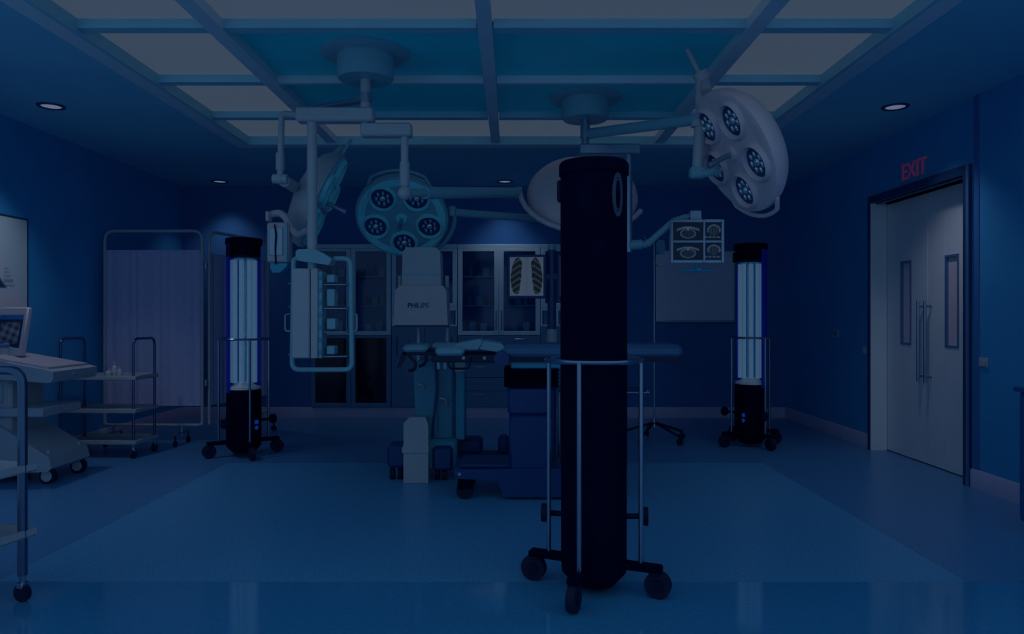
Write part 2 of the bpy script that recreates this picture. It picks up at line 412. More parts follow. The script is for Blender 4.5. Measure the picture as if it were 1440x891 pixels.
# ------------------------------------------------------------------ cabinets in the back wall
YC = 9.40
def cabinet(x0, x1, kind, label):
    xm = (x0+x1)/2
    t = thing('medicine_cabinet', label, 'cabinet', (xm, YC+.25, CZ0+.002), 0, 'white glazed wall cabinets')
    z0, z1 = CZ0+.003, CZ1-.004; y0, y1 = YC+.022, YB+.435; th = .018
    b = MB(); b.span((x0, y0, z0), (x0+th, y1, z1)); b.span((x1-th, y0, z0), (x1, y1, z1)); b.span((x0+th, y0, z0), (x1-th, y1, z0+th))
    b.span((x0+th, y0, z1-th), (x1-th, y1, z1)); b.span((x0+th, y1-th, z0+th), (x1-th, y1, z1-th)); b.span((x0+th, y0, 1.03), (x1-th, y1, 1.06))
    b.build('carcass', 'cabinet_inside', t, True)
    ft = MB(); ft.span((x0, YC+.002, z1-.055), (x1, YC+.022, z1), .003); ft.build('top_rail', 'cabinet', t, True)
    shelves = (1.46, 1.835)
    for zs in shelves: MB().span((x0+th+.002, y0+.03, zs-.015), (x1-th-.002, y1-th-.002, zs)).build('shelf', 'cabinet_low', t, True)
    def door(a, b_, za, zb_, pane, hx, m, ha=None):
        e = .058; d = MB()
        d.span((a, YC, za), (a+e, YC+.021, zb_), .003); d.span((b_-e, YC, za), (b_, YC+.021, zb_), .003)
        d.span((a+e, YC, za), (b_-e, YC+.021, za+e*.9), .003); d.span((a+e, YC, zb_-e*.6), (b_-e, YC+.021, zb_), .003)
        o = d.build('door', m, t, True)
        MB().span((a+e, YC+.008, za+e*.9), (b_-e, YC+.013, zb_-e*.6)).build('pane', pane, o, True)
        if hx is not None:
            q0, q1 = ha or (za+.07, za+.31)
            MB().tube([(hx, YC, q0), (hx, YC-.03, q0), (hx, YC-.03, q1), (hx, YC, q1)], .007, 6, .01).build('handle', 'chrome', o, True)
    zt = z1-.057
    if kind == 'pair':
        door(x0+.003, xm-.002, 1.075, zt, 'pane', xm-.035, 'cabinet'); door(xm+.002, x1-.003, 1.075, zt, 'pane', xm+.035, 'cabinet')
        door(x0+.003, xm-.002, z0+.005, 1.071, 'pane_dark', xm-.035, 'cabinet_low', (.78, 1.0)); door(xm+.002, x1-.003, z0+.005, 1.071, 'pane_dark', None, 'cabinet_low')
    elif kind == 'drawer':
        door(x0+.003, xm-.002, 1.075, zt, 'pane', xm-.035, 'cabinet'); door(xm+.002, x1-.003, 1.075, zt, 'pane', xm+.035, 'cabinet')
        zz = [z0+.005, .36, .53, .71, .89, 1.071]
        for k in range(5):
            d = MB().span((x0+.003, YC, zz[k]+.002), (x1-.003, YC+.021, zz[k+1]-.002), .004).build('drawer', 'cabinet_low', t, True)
            for xk in (x0+.26, x1-.26):
                MB().tube([(xk-.07, YC, zz[k+1]-.045), (xk-.07, YC-.025, zz[k+1]-.045), (xk+.07, YC-.025, zz[k+1]-.045), (xk+.07, YC, zz[k+1]-.045)], .006, 6, .01).build('handle', 'steel', d, True)
    else:
        door(x0+.003, x1-.003, 1.43, zt, 'pane', None, 'cabinet')
        n = MB()
        n.span((x0+.003, YC, 1.19), (x1-.003, YC+.021, 1.21)); n.span((x0+.003, YC, 1.39), (x1-.003, YC+.021, 1.428))
        for k in range(5):
            xk = x0+.003+(x1-x0-.006)*k/4; n.span((max(xk-.02, x0+.003), YC, 1.21), (min(xk+.02, x1-.003), YC+.021, 1.39))
        n.build('niche_frame', 'cabinet', t, True)
        for k in range(4):
            xa = x0+.023+(x1-x0-.046)*k/4+.012; xb = x0+.023+(x1-x0-.046)*(k+1)/4-.012
            MB().span((xa, YC+.014, 1.212), (xb, YC+.02, 1.388)).build('niche_panel', 'casing_light', t, True)
        for k, (a, b_) in enumerate(((x0+.003, xm-.002), (xm+.002, x1-.003))):
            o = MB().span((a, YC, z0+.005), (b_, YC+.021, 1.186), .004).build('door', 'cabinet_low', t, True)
            hx = a+.07 if k == 0 else b_-.07
            MB().tube([(hx, YC, .82), (hx, YC-.03, .82), (hx, YC-.03, 1.05), (hx, YC, 1.05)], .007, 6, .01).build('handle', 'chrome', o, True)
    return t
cabinet(-2.585, -1.552, 'pair', 'wall cabinet with dark glass lower doors beside the hanging pendant')
cabinet(-1.548, -.702, 'niche', 'wall cabinet behind the white stand lettered unit, with small square niches')
cabinet(-.698, .363, 'drawer', 'wall cabinet with drawers below, behind the operating table')
cabinet(.367, 1.195, 'niche', 'wall cabinet mostly hidden behind the tall black robot column')

def bottle(x, y, z, h, r, m):
    t = MB().lathe([(r*.9, 0), (r, .01), (r, h*.6), (r*.75, h*.7), (r*.36, h*.78), (r*.36, h*.86), (r*.46, h*.86), (r*.46, h), (0, h)], 12, at(0, 0, 0)).build('bottle', m)
    t.location = (x, y, z); return t
doors_ = ((-2.52, -2.13, 'first glass door from the left'), (-2.0, -1.61, 'second glass door from the left'), (-.64, -.23, 'glass door beside the lettered unit'), (-.11, .30, 'glass door behind the x-ray screen'))
for x0, x1, dn in doors_:
    for zs, sn, k in ((1.06, 'bottom', 2), (1.46, 'middle', 3), (1.835, 'upper', 3)):
        for i in range(k):
            x = x0+.05+(x1-x0-.1)*(i+.5)/k+random.uniform(-.015, .015); y = 9.56+random.uniform(0, .12); h = random.uniform(.12, .2)
            pos = ('left', 'middle', 'right')[i] if k == 3 else ('left', 'right')[i]
            if (i+len(sn)) % 3 == 1 or sn == 'bottom':
                hh = h*.8 if sn != 'bottom' else h*1.2
                o = MB().box((0, 0, hh/2), (.085, .1, hh), .004).build('carton', random.choice(['bottle_white', 'bottle_teal']))
                o.location = (x, y, zs+.0005)
                tag(o, 'small carton, %s on the %s shelf behind the %s' % (pos, sn, dn), 'carton', 'cartons in the glass cabinets')
            else:
                o = bottle(x, y, zs+.0005, h, .032, random.choice(['bottle_dark', 'bottle_white', 'bottle_teal']))
                tag(o, 'small bottle, %s on the %s shelf behind the %s' % (pos, sn, dn), 'bottle', 'bottles in the glass cabinets')

# whiteboard on the back wall
p0, p1 = P(922, 353, YB), P(1033, 452, YB)
t = thing('whiteboard', 'large pale whiteboard on the back wall behind the four-image monitor', 'whiteboard', ((p0.x+p1.x)/2, YB, p1.z))
MB().span((p0.x+.015, YB-.018, p1.z+.015), (p1.x-.015, YB-.001, p0.z-.015)).build('board', 'board', t, True)
fr = MB(); e = .016
fr.span((p0.x, YB-.026, p1.z), (p0.x+e, YB-.001, p0.z)); fr.span((p1.x-e, YB-.026, p1.z), (p1.x, YB-.001, p0.z)); fr.span((p0.x+e, YB-.026, p0.z-e), (p1.x-e, YB-.001, p0.z)); fr.span((p0.x+e, YB-.026, p1.z), (p1.x-e, YB-.001, p1.z+e))
fr.build('frame', 'steel', t, True)
MB().span((p0.x+.02, YB-.07, p1.z-.012), (p1.x-.02, YB-.001, p1.z), .003).build('pen_tray', 'white', t, True)

# poster on the left wall
Y1 = 6.42; pz0, pz1 = 1.34, 2.155
t = thing('poster', 'white poster with printed lines on the left wall at picture edge', 'poster', (XL, 5.95, pz0))
MB().span((XL+.001, 5.4, pz0), (XL+.02, Y1, pz1), .002).build('backing', 'white', t, True)
MB().span((XL+.001, 5.39, pz0-.01), (XL+.024, 5.4, pz1+.01)).span((XL+.001, Y1, pz0-.01), (XL+.024, Y1+.012, pz1+.01)).span((XL+.001, 5.4, pz1), (XL+.024, Y1, pz1+.012)).build('frame', 'casing', t, True)
def poster_fn(u, v):
    c = (.62, .68, .74)
    if v < -.62: c = (.72, .66, .72)
    k = (u-.35)*.9+(v+.2)*.5
    if k > .22: c = (.56, .68, .72)
    if .42 < u < .68 and -.5 < v < .0 and int((v+1)*22) % 2 == 0 and k < .2: c = (.3, .38, .5)
    if u < .52 and v > -.52 and (v+.52) < (.52-u)*1.1 and v < .2: c = (.02, .06, .2)
    return c
picture('printed_sheet', poster_fn, Y1-5.42, pz1-pz0-.02, 60, 50, 'print_paper', t, WM[t.name].inverted() @ at(XL+.0215, (5.41+Y1)/2, (pz0+pz1)/2) @ rotz(PI/2))

# ------------------------------------------------------------------ UV disinfection robots
def robot_parts(t, number):
    RC = .163
    MB().lathe([(0, .03), (.10, .03), (.155, .09), (.158, .14), (.158, .60), (.150, .62), (0, .62)], 32).build('base_body', 'black', t)
    MB().lathe([(0, .621), (.135, .621), (.152, .63), (.150, .65), (.10, .665), (.06, .70), (0, .70)], 32).build('lower_reflector', 'uv_white', t)
    MB().cyl((0, 0, .70), (0, 0, 1.86), .062, n=20).build('reflector_core', 'uv_core', t)
    for k in range(9):
        a = 2*PI*k/9
        tb = MB().cyl((.104*math.sin(a), -.104*math.cos(a), .69), (.104*math.sin(a), -.104*math.cos(a), 1.84), .021, n=10).build('lamp_tube', 'uv_tube', t)
    MB().lathe([(0, 1.84), (.13, 1.84), (.152, 1.855), (.11, 1.90), (0, 1.90)], 32).build('upper_reflector', 'uv_core', t)
    cap = MB().lathe([(0, 1.885), (.14, 1.885), (.150, 1.895), (.150, 1.985), (.168, 1.988), (.168, 2.035), (.160, 2.048), (.10, 2.055), (0, 2.056)], 36).build('top_cap', 'black', t)
    MB().box((-.167 if not number else .167, -.03, 1.92), (.022, .07, .10), .006).build('latch', 'black_soft', cap)
    MB().arc([(.152, .60), (.160, .60), (.160, 1.986), (.152, 1.986)], math.radians(80), math.radians(280), 28).build('shield', 'shield_blue' if not number else 'black', t)
    MB().tube([(.23*math.cos(2*PI*k/40), .23*math.sin(2*PI*k/40), 1.10) for k in range(40)], .011, 8, closed=True).build('guard_ring', 'chrome', t)
    for k in range(4):
        a = math.radians(-15+90*k); s_, c_ = math.sin(a), -math.cos(a)
        MB().cyl((.23*s_, .23*c_, .15), (.23*s_, .23*c_, 1.10), .0115, n=10).build('guard_rod', 'chrome', t)
        M = rotz(a)
        MB().box((0, -.21, .135), (.06, .24, .035), .008, M).build('leg', 'black', t)
        w_ = MB().cyl((-.02, -.31, .062), (.02, -.31, .062), .062, n=20, M=M).build('caster', 'rubber', t)
        MB().box((0, -.30, .118), (.05, .05, .03), .006, M).cyl((-.026, -.31, .062), (.026, -.31, .062), .028, n=12, M=M).build('fork', 'black_soft', w_)
    for sx in (-1, 1):
        MB().cyl((sx*.10, -.08, .33), (sx*.24, -.10, .33), .014, n=10).cyl((sx*.232, -.10, .33), (sx*.262, -.10, .33), .045, n=18).build('side_wheel', 'black_soft', t)
    pn = MB().box((.04, -.155, .30), (.05, .014, .11), .004).build('control_panel', 'black_soft', t)
    MB().box((.04, -.163, .325), (.036, .003, .035), .001).build('display', 'screen_blue', pn)
    MB().cyl((.04, -.160, .272), (.04, -.1645, .272), .018, n=14).build('button', 'screen_blue', pn)
def robot(x, y, deg, label, number=None, facing=0):
    t = thing('disinfection_robot', label, 'robot', (x, y, 0), math.radians(deg), 'ultraviolet disinfection robots')
    robot_parts(t, number)
    if number:
        add_text('number_mark', number, .285, .002, 'robot_mark', t, rotz(math.radians(facing-deg)) @ at(0, 0, 1.865), bold=.004, sx=.52, bend=.1605)
    return t
robot(-2.54, 6.94, 48, 'glowing lamp robot on casters standing before the folding screen')
robot(2.43, 7.46, -56, 'glowing lamp robot on casters in front of the right end of the back wall')
robot(.394, 3.53, 172, 'tall black robot column in the foreground with a zero painted on it', '0', 38)

# ------------------------------------------------------------------ surgical lights
def frame_from(f, up):
    z = -Vector(f).normalized(); x = Vector(up).cross(z).normalized(); y = z.cross(x)
    return Matrix((x, y, z)).transposed()
def surgical_light(loc, f, up, R, label, twist, m_face, m_back, grip_ang, with_grip=True):
    rot = frame_from(f, up)
    t = thing('surgical_light', label, 'surgical light', loc, 0, 'ceiling surgical lights', rot)
    k = R/.41
    S = Matrix.Diagonal((k, k, k, 1))
    MB().lathe([(0, .165), (.14, .16), (.27, .13), (.35, .085), (.395, .03), (.41, -.02), (.405, -.05), (.39, -.058)], 40, S).build('dome', m_back, t)
    MB().lathe([(.392, -.056), (.37, -.062), (.25, -.052), (.10, -.045), (0, -.044), (0, -.03), (.39, -.04)], 40, S).build('face', m_face, t)
    for i in range(5):
        a = math.radians(twist)+2*PI*i/5
        M = S @ at(.250*math.cos(a), .250*math.sin(a), -.054) @ Matrix.Diagonal((1.1, 1.1, 1.35, 1))
        pod = MB().lathe([(.118, .012), (.112, -.016), (.100, -.026), (.090, -.018), (.086, .0), (.075, .008)], 26, M, False).build('lamp_pod', m_face, t)
        MB().lathe([(.088, -.006), (.07, .006), (.045, .012), (0, .013)], 22, M).build('reflector', 'table_blue', pod)
        cr = MB()
        for q in range(7):
            b = 2*PI*q/7; cr.box((.048*math.cos(b), .048*math.sin(b), -.004), (.020, .034, .02), .005, M @ rotz(0))
        cr.ball((0, 0, 0), .026, (1, 1, .7), M); cr.build('bulb', 'crystal', pod)
    MB().cyl((0, 0, -.04), (0, 0, -.075), .06*k, .045*k, 20).build('hub', m_face, t)
    MB().cyl((0, 0, -.07), (0, 0, -.24*k), .016, .019, 12).build('center_handle', 'steel', t)
    # grip bar on the rim
    if with_grip:
        g = math.radians(grip_ang); pts = []
        for q in range(9):
            a = g+math.radians(-40+80*q/8); rr = R*(1.0 if q in (0, 8) else 1.10); pts.append((rr*math.cos(a), rr*math.sin(a), -.02))
        MB().tube(pts, .014, 8).build('grip_bar', m_back, t)
    return t, WM[t.name]
# front-facing teal light
Y1 = 6.40
l1, M1 = surgical_light(P(566, 303, Y1), (0, -.777, -.629), (0, 0, 1), .405, 'round teal surgical light facing the viewer with five lamp pods', -90, 'lamp_teal', 'white_teal', 90)
# yoke held from the right
def yoke(t, M, R, a0, a1, end, m, name='yoke', depth=.02):
    pts = [M @ Vector((R*math.cos(math.radians(a0+(a1-a0)*i/14)), R*math.sin(math.radians(a0+(a1-a0)*i/14)), depth)) for i in range(15)]
    MB().tube(pts, .022, 10).build(name, m, t, True)
    return pts
y1 = yoke(l1, M1, .455, 258, 178, None, 'white_teal')
hub1 = y1[-1]
post2x, post2y = .59, 5.92
MB().cyl(hub1+Vector((-.02, 0, -.03)), hub1+Vector((-.02, 0, .05)), .035, n=12).build('joint', 'white_teal', l1, True)
# back-facing light
Y2 = 6.45
l2, M2 = surgical_light(P(819, 272, Y2), (0, .72, -.69), (0, 0, 1), .49, 'round surgical light seen from its pale back behind the black robot', 90, 'lamp_teal', 'lamp_back', 0, False)
y2 = yoke(l2, M2, .55, 182, 330, None, 'lamp_back')
# edge-on light at left
Y3 = 5.70
l3, M3 = surgical_light(P(447, 280, Y3), (.891, .14, -.419), (0, 0, 1), .40, 'surgical light seen edge-on behind the white hanging pole', 90, 'lamp_teal', 'white', 90, False)
MB().cyl(M3 @ Vector((0, .36, .02)), M3 @ Vector((-.03, .44, -.0)), .04, .035, 12).cyl(P(481, 218, Y3), P(494, 196, Y3), .013, n=10).build('control_stick', 'white_teal', l3, True)
# tilted light at right
Y4 = 4.58
l4, M4 = surgical_light(P(1040, 211, Y4), (-.875, -.16, -.458), (0, 0, 1), .405, 'large tilted surgical light at the right hanging near the exit side', 62, 'lamp_back', 'lamp_back', -78)

# ------------------------------------------------------------------ ceiling mounts with arms
def mount(px, py, label, extra):
    s = (CY-py)/(H-EYE); X, Y = (px-CX)/s, F/s
    t = thing('light_mount', label, 'ceiling mount', (X, Y, H+.07), 0, 'ceiling light mounts')
    MB().lathe([(0, 0), (.295, 0), (.295, -.012), (.28, -.022), (.19, -.024), (0, -.024)], 40).build('flange', 'white_teal', t)
    MB().lathe([(.187, -.02), (.187, -.165), (.175, -.18), (0, -.18)], 36).build('housing', 'white_teal', t)
    return t, X, Y
m1, X1, Ym1 = mount(514, 90, 'left round ceiling mount carrying the pendant and two light arms', None)
def boxbeam(a, b, h, wd, mbx, bev=.01):
    a, b = Vector(a), Vector(b); d = b-a; L = d.length; ang = math.atan2(d.y, d.x)
    M = Matrix.Translation((a+b)/2) @ rotz(ang); M = M @ Matrix.Rotation(-math.asin(d.z/L), 4, 'Y')
    mbx.box((0, 0, 0), (L, wd, h), bev, M); return mbx
c1 = Vector((X1, Ym1, 0))
zA = P(0, 163, Ym1).z
MB().cyl((X1, Ym1, 2.92), (X1, Ym1, zA+.04), .034, n=16).build('stem', 'white', m1, True)
MB().cyl((X1, Ym1, 2.80), (X1, Ym1, 2.74), .042, n=16).build('collar', 'steel', m1, True)
# arm to the pendant pole
pole_x = P(439, 163, Ym1).x
boxbeam((X1+.06, Ym1, zA), (P(418, 0, Ym1).x, Ym1, zA), .095, .10, MB(), .012).build('pendant_arm', 'white', m1, True)
# second box arm to the right and its drop post
YA = Ym1
zB = P(0, 184, YA).z
pB = Vector((P(569, 0, YA).x, YA, 0))
boxbeam((X1-.03, Ym1, zB), (pB.x+.05, pB.y, zB), .09, .09, MB(), .012).build('light_arm', 'white', m1, True)
MB().cyl((X1, Ym1, zA-.03), (X1, Ym1, zB+.03), .03, n=14).build('hub', 'steel', m1, True)
drop = MB(); zq = P(0, 272, YA).z
drop.cyl((pB.x, pB.y, zB-.03), (pB.x, pB.y, zq), .026, n=14).cyl((pB.x, pB.y, P(0, 229, YA).z), (pB.x, pB.y, P(0, 262, YA).z), .034, n=14)
drop.ball((pB.x, pB.y, zq), .046)
drop.build('drop_post', 'white', m1, True)
# tube from drop post to the yoke of the back-facing light
e2 = y2[0]
a = Vector((pB.x, pB.y, zq)); b = Vector((e2.x-.01, e2.y-.01, e2.z))
k = a.lerp(b, .14)
MB().cyl(a, b, .030, n=14).cyl(k, a.lerp(b, .95), .043, n=16).build('spring_arm', 'white_teal', m1, True)
MB().cyl(b+Vector((0, 0, -.05)), b+Vector((0, 0, .045)), .03, n=12).build('end_joint', 'white_teal', m1, True)
# back-left tube, then the elbow, drop tube and diagonal to the edge-on light
q0 = Vector((P(418, 0, Ym1).x, Ym1, zA)); q1 = P(396, 164, 5.05); q2 = P(394, 252, 5.05)
MB().tube([q0+Vector((.02, 0, 0)), q1+Vector((0, 0, .02)), q2], .022, 10, .05).cyl(P(394, 216, 5.05), P(394, 240, 5.05), .030, n=12).build('side_post', 'white', m1, True)
MB().cyl(q2+Vector((-.05, 0, 0)), q2+Vector((.05, 0, -.0)), .032, n=12).ball(q2, .036).build('elbow', 'white', m1, True)
back3 = M3 @ Vector((0, 0, .14))
MB().cyl(q2+Vector((.02, .02, -.01)), back3, .040, .044, 14).build('diagonal_arm', 'white', m1, True)
MB().cyl((X1-.03, Ym1+.02, 2.76), P(444, 152, 5.6), .022, n=10).build('rear_tube', 'steel', m1, True)

m2, X2, Ym2 = mount(823, 150, 'right round ceiling mount carrying the tilted light and monitor arm', None)
zs_ = P(0, 208, Ym2).z
MB().cyl((X2, Ym2, 2.92), (X2, Ym2, zs_), .03, n=16).cyl((X2, Ym2, P(0, 195, Ym2).z), (X2, Ym2, P(0, 178, Ym2).z), .04, n=16).build('stem', 'steel', m2, True)
# sloping tube to the tilted light
a = Vector((X2+.04, Ym2-.02, P(0, 189, Ym2).z)); top4 = P(984, 168, 4.75)
MB().cyl(a, top4, .042, .036, 16).build('light_arm', 'white_teal', m2, True)
MB().cyl(top4+Vector((0, 0, .25)), top4+Vector((0, 0, -.06)), .030, n=14).build('swivel', 'white_warm', m2, True)
MB().cyl(top4+Vector((0, 0, -.05)), P(981, 238, 4.75), .036, n=14).cyl(P(981, 170, 4.75), P(981, 179, 4.75), .042, n=14).build('drop_post', 'white', m2, True)
MB().cyl(P(966, 70, 4.75), P(986, 108, 4.75), .015, n=10).build('control_stick', 'white_warm', m2, True)
MB().cyl(P(984, 103, 4.75), P(990, 114, 4.75), .052, .05, 14).cyl(P(990, 113, 4.75), P(993, 130, 4.70), .035, n=12).build('stick_hub', 'white_warm', m2, True)
bk4 = M4 @ Vector((-.04, -.30, .02))
lw = P(981, 243, 4.75)
MB().box(lw, (.10, .08, .075), .012).build('lower_joint', 'white_teal', m2, True)
MB().tube([lw, P(998, 244, 4.70), P(1010, 238, 4.64)], .026, 8, .05).build('lower_bracket', 'white_teal', m2, True)
# box arm and monitor pole
zM = P(0, 211, Ym2).z
pM = Vector((P(884, 0, Ym2).x, Ym2, 0))
boxbeam((X2-.05, Ym2, zM), (pM.x+.09, pM.y, zM), .085, .09, MB(), .01).build('monitor_arm', 'steel', m2, True)
MB().cyl((pM.x, pM.y, zM-.03), (pM.x, pM.y, P(0, 355, Ym2).z), .030, n=14).build('monitor_pole', 'steel', m2, True)
# arm of the teal light, reached behind the robot
hz = hub1.z
MB().tube([(X2, Ym2, 2.78), (X2+.12, 7.08, 2.78), (X2+.12, 7.08, hz), hub1+Vector((.0, 0, 0))], .034, 12, .08).build('teal_light_arm', 'white_teal', m2, True)

# ------------------------------------------------------------------ pendant hanging from the left mount
YP = Ym1
t = thing('medical_pendant', 'white equipment column in a tubular frame hanging on a pole', 'medical pendant', (pole_x, YP, P(0, 525, YP).z))
MB().cyl((pole_x, YP, zA-.04), (pole_x, YP, P(0, 356, YP).z), .034, n=18).build('pole', 'white', t, True)
hd = [P(x, y, YP) for x, y in ((420, 355), (424, 352), (446, 352), (462, 360), (470, 366), (466, 374), (445, 371), (424, 368), (420, 362))]
MB().prism([(p.x, p.z) for p in hd], YP-.07, YP+.07, 'y').build('head', 'white_teal', t, True)
MB().cyl((pole_x, YP, P(0, 368, YP).z), (pole_x, YP, P(0, 381, YP).z), .03, n=14).build('neck', 'white_teal', t, True)
a, b = P(416, 379, YP), P(441, 503, YP)
cb = MB().span((a.x, YP-.10, b.z), (b.x, YP+.07, a.z), .008).build('column', 'white', t, True)
a2, b2 = P(442, 379, YP), P(452, 503, YP)
MB().span((a2.x, YP-.095, b2.z), (b2.x, YP+.06, a2.z), .005).build('side_column', 'white', t, True)
a3, b3 = P(452, 383, YP), P(457, 503, YP)
sp = MB().span((a3.x, YP-.08, b3.z), (b3.x, YP+.05, a3.z), .003).build('socket_strip', 'white_teal', t, True)
for i in range(7):
    z = b3.z+.04+(a3.z-b3.z-.08)*i/6
    MB().box(((a3.x+b3.x)/2, YP-.082, z), (.016, .008, .03), .003).build('socket', 'table_teal', sp, True)
fp = [P(x, y, YP) for x, y in ((470, 364), (493, 364), (495, 520), (411, 520), (413, 364), (424, 364))]
MB().tube(fp, .017, 10, .05).build('tube_frame', 'white_teal', t, True)
for x0, x1, x2 in ((401, 412, -1), (502, 494, 1)):
    MB().tube([P(x1, 442, YP), P(x0, 442, YP), P(x0, 466, YP), P(x1, 466, YP)], .007, 8, .02).build('grip', 'chrome', t, True)
for i, y in enumerate((399, 432, 465, 499)):
    MB().tube([P(405, y, YP), P(415, y, YP)], .006, 6).build('peg', 'chrome', t, True)
    z = P(0, y+1, YP).z
    sh = MB().span((P(458, 0, YP).x, YP-.06, z-.010), (P(490, 0, YP).x, YP+.06, z), .003).build('shelf', 'steel', t, True)
for y0, y1, x1 in ((387, 398, 473), (407, 431, 473), (448, 463, 474), (486, 498, 473)):
    a, b = P(462, y0, YP), P(x1, y1, YP)
    o = MB().span((a.x, YP-.05, b.z), (b.x, YP+.04, a.z), .004).build('module', 'white_teal', t, True)

# small unit hung beside the pendant pole
YD = 5.25
t = thing('pump_unit', 'small boxy pump unit on a curved bracket left of the hanging pole', 'pump', P(392, 376, YD))
a, b = P(378, 314, YD), P(409, 370, YD)
bd = MB().span((a.x, YD-.05, b.z), (b.x, YD+.05, a.z), .012).build('housing', 'white_warm', t, True)
MB().span((a.x+.02, YD-.056, b.z+.05), (b.x-.04, YD-.049, a.z-.04), .003).build('front_panel', 'steel', bd, True)
a2 = P(405, 0, YD).x
MB().span((a2-.012, YD-.058, b.z), (a2+.012, YD-.046, a.z), .003).build('trim_strip', 'white_teal', bd, True)
MB().span(P(373, 297, YD-.06), P(383, 313, YD+.02), .006).build('clamp', 'white_warm', t, True)
MB().tube([P(378, 303, YD), P(393, 299, YD), P(402, 306, YD), P(410, 324, YD), P(420, 331, YD-.05), P(434, 324, YP+.03)], .026, 10, .05).build('bracket', 'white_warm', t, True)
MB().tube([P(386, 316, YD-.06), P(388, 330, YD-.065), P(387, 350, YD-.06), P(388, 372, YD-.05)], .006, 6).build('cable', 'black_soft', t, True)
MB().prism([(p.x, p.z) for p in (P(383, 371, YD), P(407, 371, YD), P(405, 376, YD), P(396, 384, YD), P(386, 384, YD), P(382, 377, YD))], YD-.04, YD+.04, 'y').build('lower_fitting', 'table_teal', t, True)

# ------------------------------------------------------------------ four-image monitor on its arm
YV = 5.75
t = thing('monitor_rig', 'grey monitor showing four scan images on a bent arm', 'monitor', P(980, 372, YV))
MB().cyl(P(886, 345, Ym2), P(903, 344, Ym2-.02), .040, n=14).cyl(P(903, 344, Ym2-.02), P(910, 344, Ym2-.04), .030, n=12).ball(P(912, 342, Ym2-.05), .032).build('lower_joint', 'white_teal', t, True)
MB().cyl(P(912, 342, Ym2-.05), P(946, 312, YV+.05), .026, n=12).build('lift_arm', 'white_teal', t, True)
MB().tube([P(946, 311, YV+.05), P(962, 306, YV+.07), P(976, 304, YV+.07)], .024, 10).build('upper_arm', 'white_teal', t, True)
MB().span(P(970, 296, YV+.03), P(984, 311, YV+.10), .006).build('bracket', 'steel', t, True)
a, b = P(943, 309, YV), P(1018, 370, YV)
MB().span((a.x, YV+.005, b.z), (b.x, YV+.05, a.z), .008).build('housing', 'white_warm', t, True)
xs4 = [P(x, 0, YV).x for x in (943, 946.5, 988.5, 991.5, 1014, 1018)]
zs4 = [P(0, y, YV).z for y in (309, 313, 338.5, 341.5, 366, 370)]
bz = MB()
for i in (0, 2, 4): bz.span((xs4[i], YV-.010, zs4[5]), (xs4[i+1], YV+.004, zs4[0]), .002)
for i in (0, 2, 4):
    for (u0, u1) in ((xs4[1], xs4[2]), (xs4[3], xs4[4])): bz.span((u0, YV-.009, zs4[i+1]), (u1, YV+.004, zs4[i]), .001)
bz.build('bezel', 'steel', t, True)
def scan_fn(seed, wide):
    def fn(u, v):
        r = math.hypot(u*.9, v*1.1); g = 0
        if wide:
            arcv = v-(.45-.55*u*u)
            if abs(arcv) < .10 and abs(u) < .75: g = .35+.4*math.sin(u*31+seed)**2
            e = math.hypot(u/.48, (v+.22)/.5)
            if abs(e-1) < .12: g = max(g, .45)
            if e < .85: g = max(g, .16*abs(math.sin(u*17+seed)*math.cos(v*14)))
            if abs(u) < .08 and v > .1 and v < .5: g = .7
        else:
            e = math.hypot((u-.1)/.75, (v-.1)/.6)
            if abs(e-1) < .13 and v > -.1: g = .5
            if e < .9: g = max(g, .28*abs(math.sin(u*9+seed)*math.sin(v*13+u*4)))
            if abs(v+.62) < .08: g = .3+.2*math.sin(u*12)
        return (.005+.45*g, .02+.6*g, .06+.7*g)
    return fn
k = 0
for (u0, u1, wide) in ((xs4[1], xs4[2], True), (xs4[3], xs4[4], False)):
    for (w0, w1) in ((zs4[2], zs4[1]), (zs4[4], zs4[3])):
        k += 1
        picture('screen', scan_fn(k*1.3, wide), u1-u0, w1-w0, 44 if wide else 26, 32, 'print_screen', t, WM[t.name].inverted() @ at((u0+u1)/2, YV-.002, (w0+w1)/2))
h = P(981, 380, YV)
MB().cyl(P(958, 381, YV-.04), P(1005, 381, YV-.04), .010, n=10).build('handle_bar', 'table_teal', t, True)
MB().box((h.x, YV-.03, h.z), (.05, .05, .035), .008).cyl((h.x, YV+.02, h.z), (h.x, YV+.02, b.z+.005), .010, n=8).box((h.x, YV, h.z), (.02, .06, .02)).build('handle_mount', 'table_teal', t, True)

# ------------------------------------------------------------------ chest x-ray viewer on a stand behind the table
YX = 6.6
t = thing('xray_viewer', 'stand with two chest x-ray screens behind the operating table', 'x-ray viewer', (P(776, 0, YX).x, YX, 0))
px = P(776, 0, YX).x
MB().cyl((px, YX, .04), (px, YX, P(0, 352, YX).z), .040, n=16).build('post', 'table_blue', t, True)
MB().cyl((px, YX, P(0, 482, YX).z), (px, YX, P(0, 463, YX).z), .047, n=16).build('collar', 'white', t, True)
MB().cyl((px, YX, P(0, 352, YX).z), (px, YX, P(0, 345, YX).z), .036, n=16).build('cap', 'white_teal', t, True)
MB().lathe([(0, 0), (.24, 0), (.24, .025), (.08, .045), (0, .045)], 28).build('foot', 'table_blue', t)
def xray_fn(u, v):
    g = .62
    for sx in (-1, 1):
        uu = u*sx-.57+.06*v
        if math.hypot(uu/.37, (v-.02)/.95) < 1 and uu > -.26+.10*max(0, -v):
            g = .03 if math.sin((v+abs(uu+.15)*.6)*19) > -.45 else .22
    if abs(u) < .12: g = .56
    return (g*.80, g*.90, g)
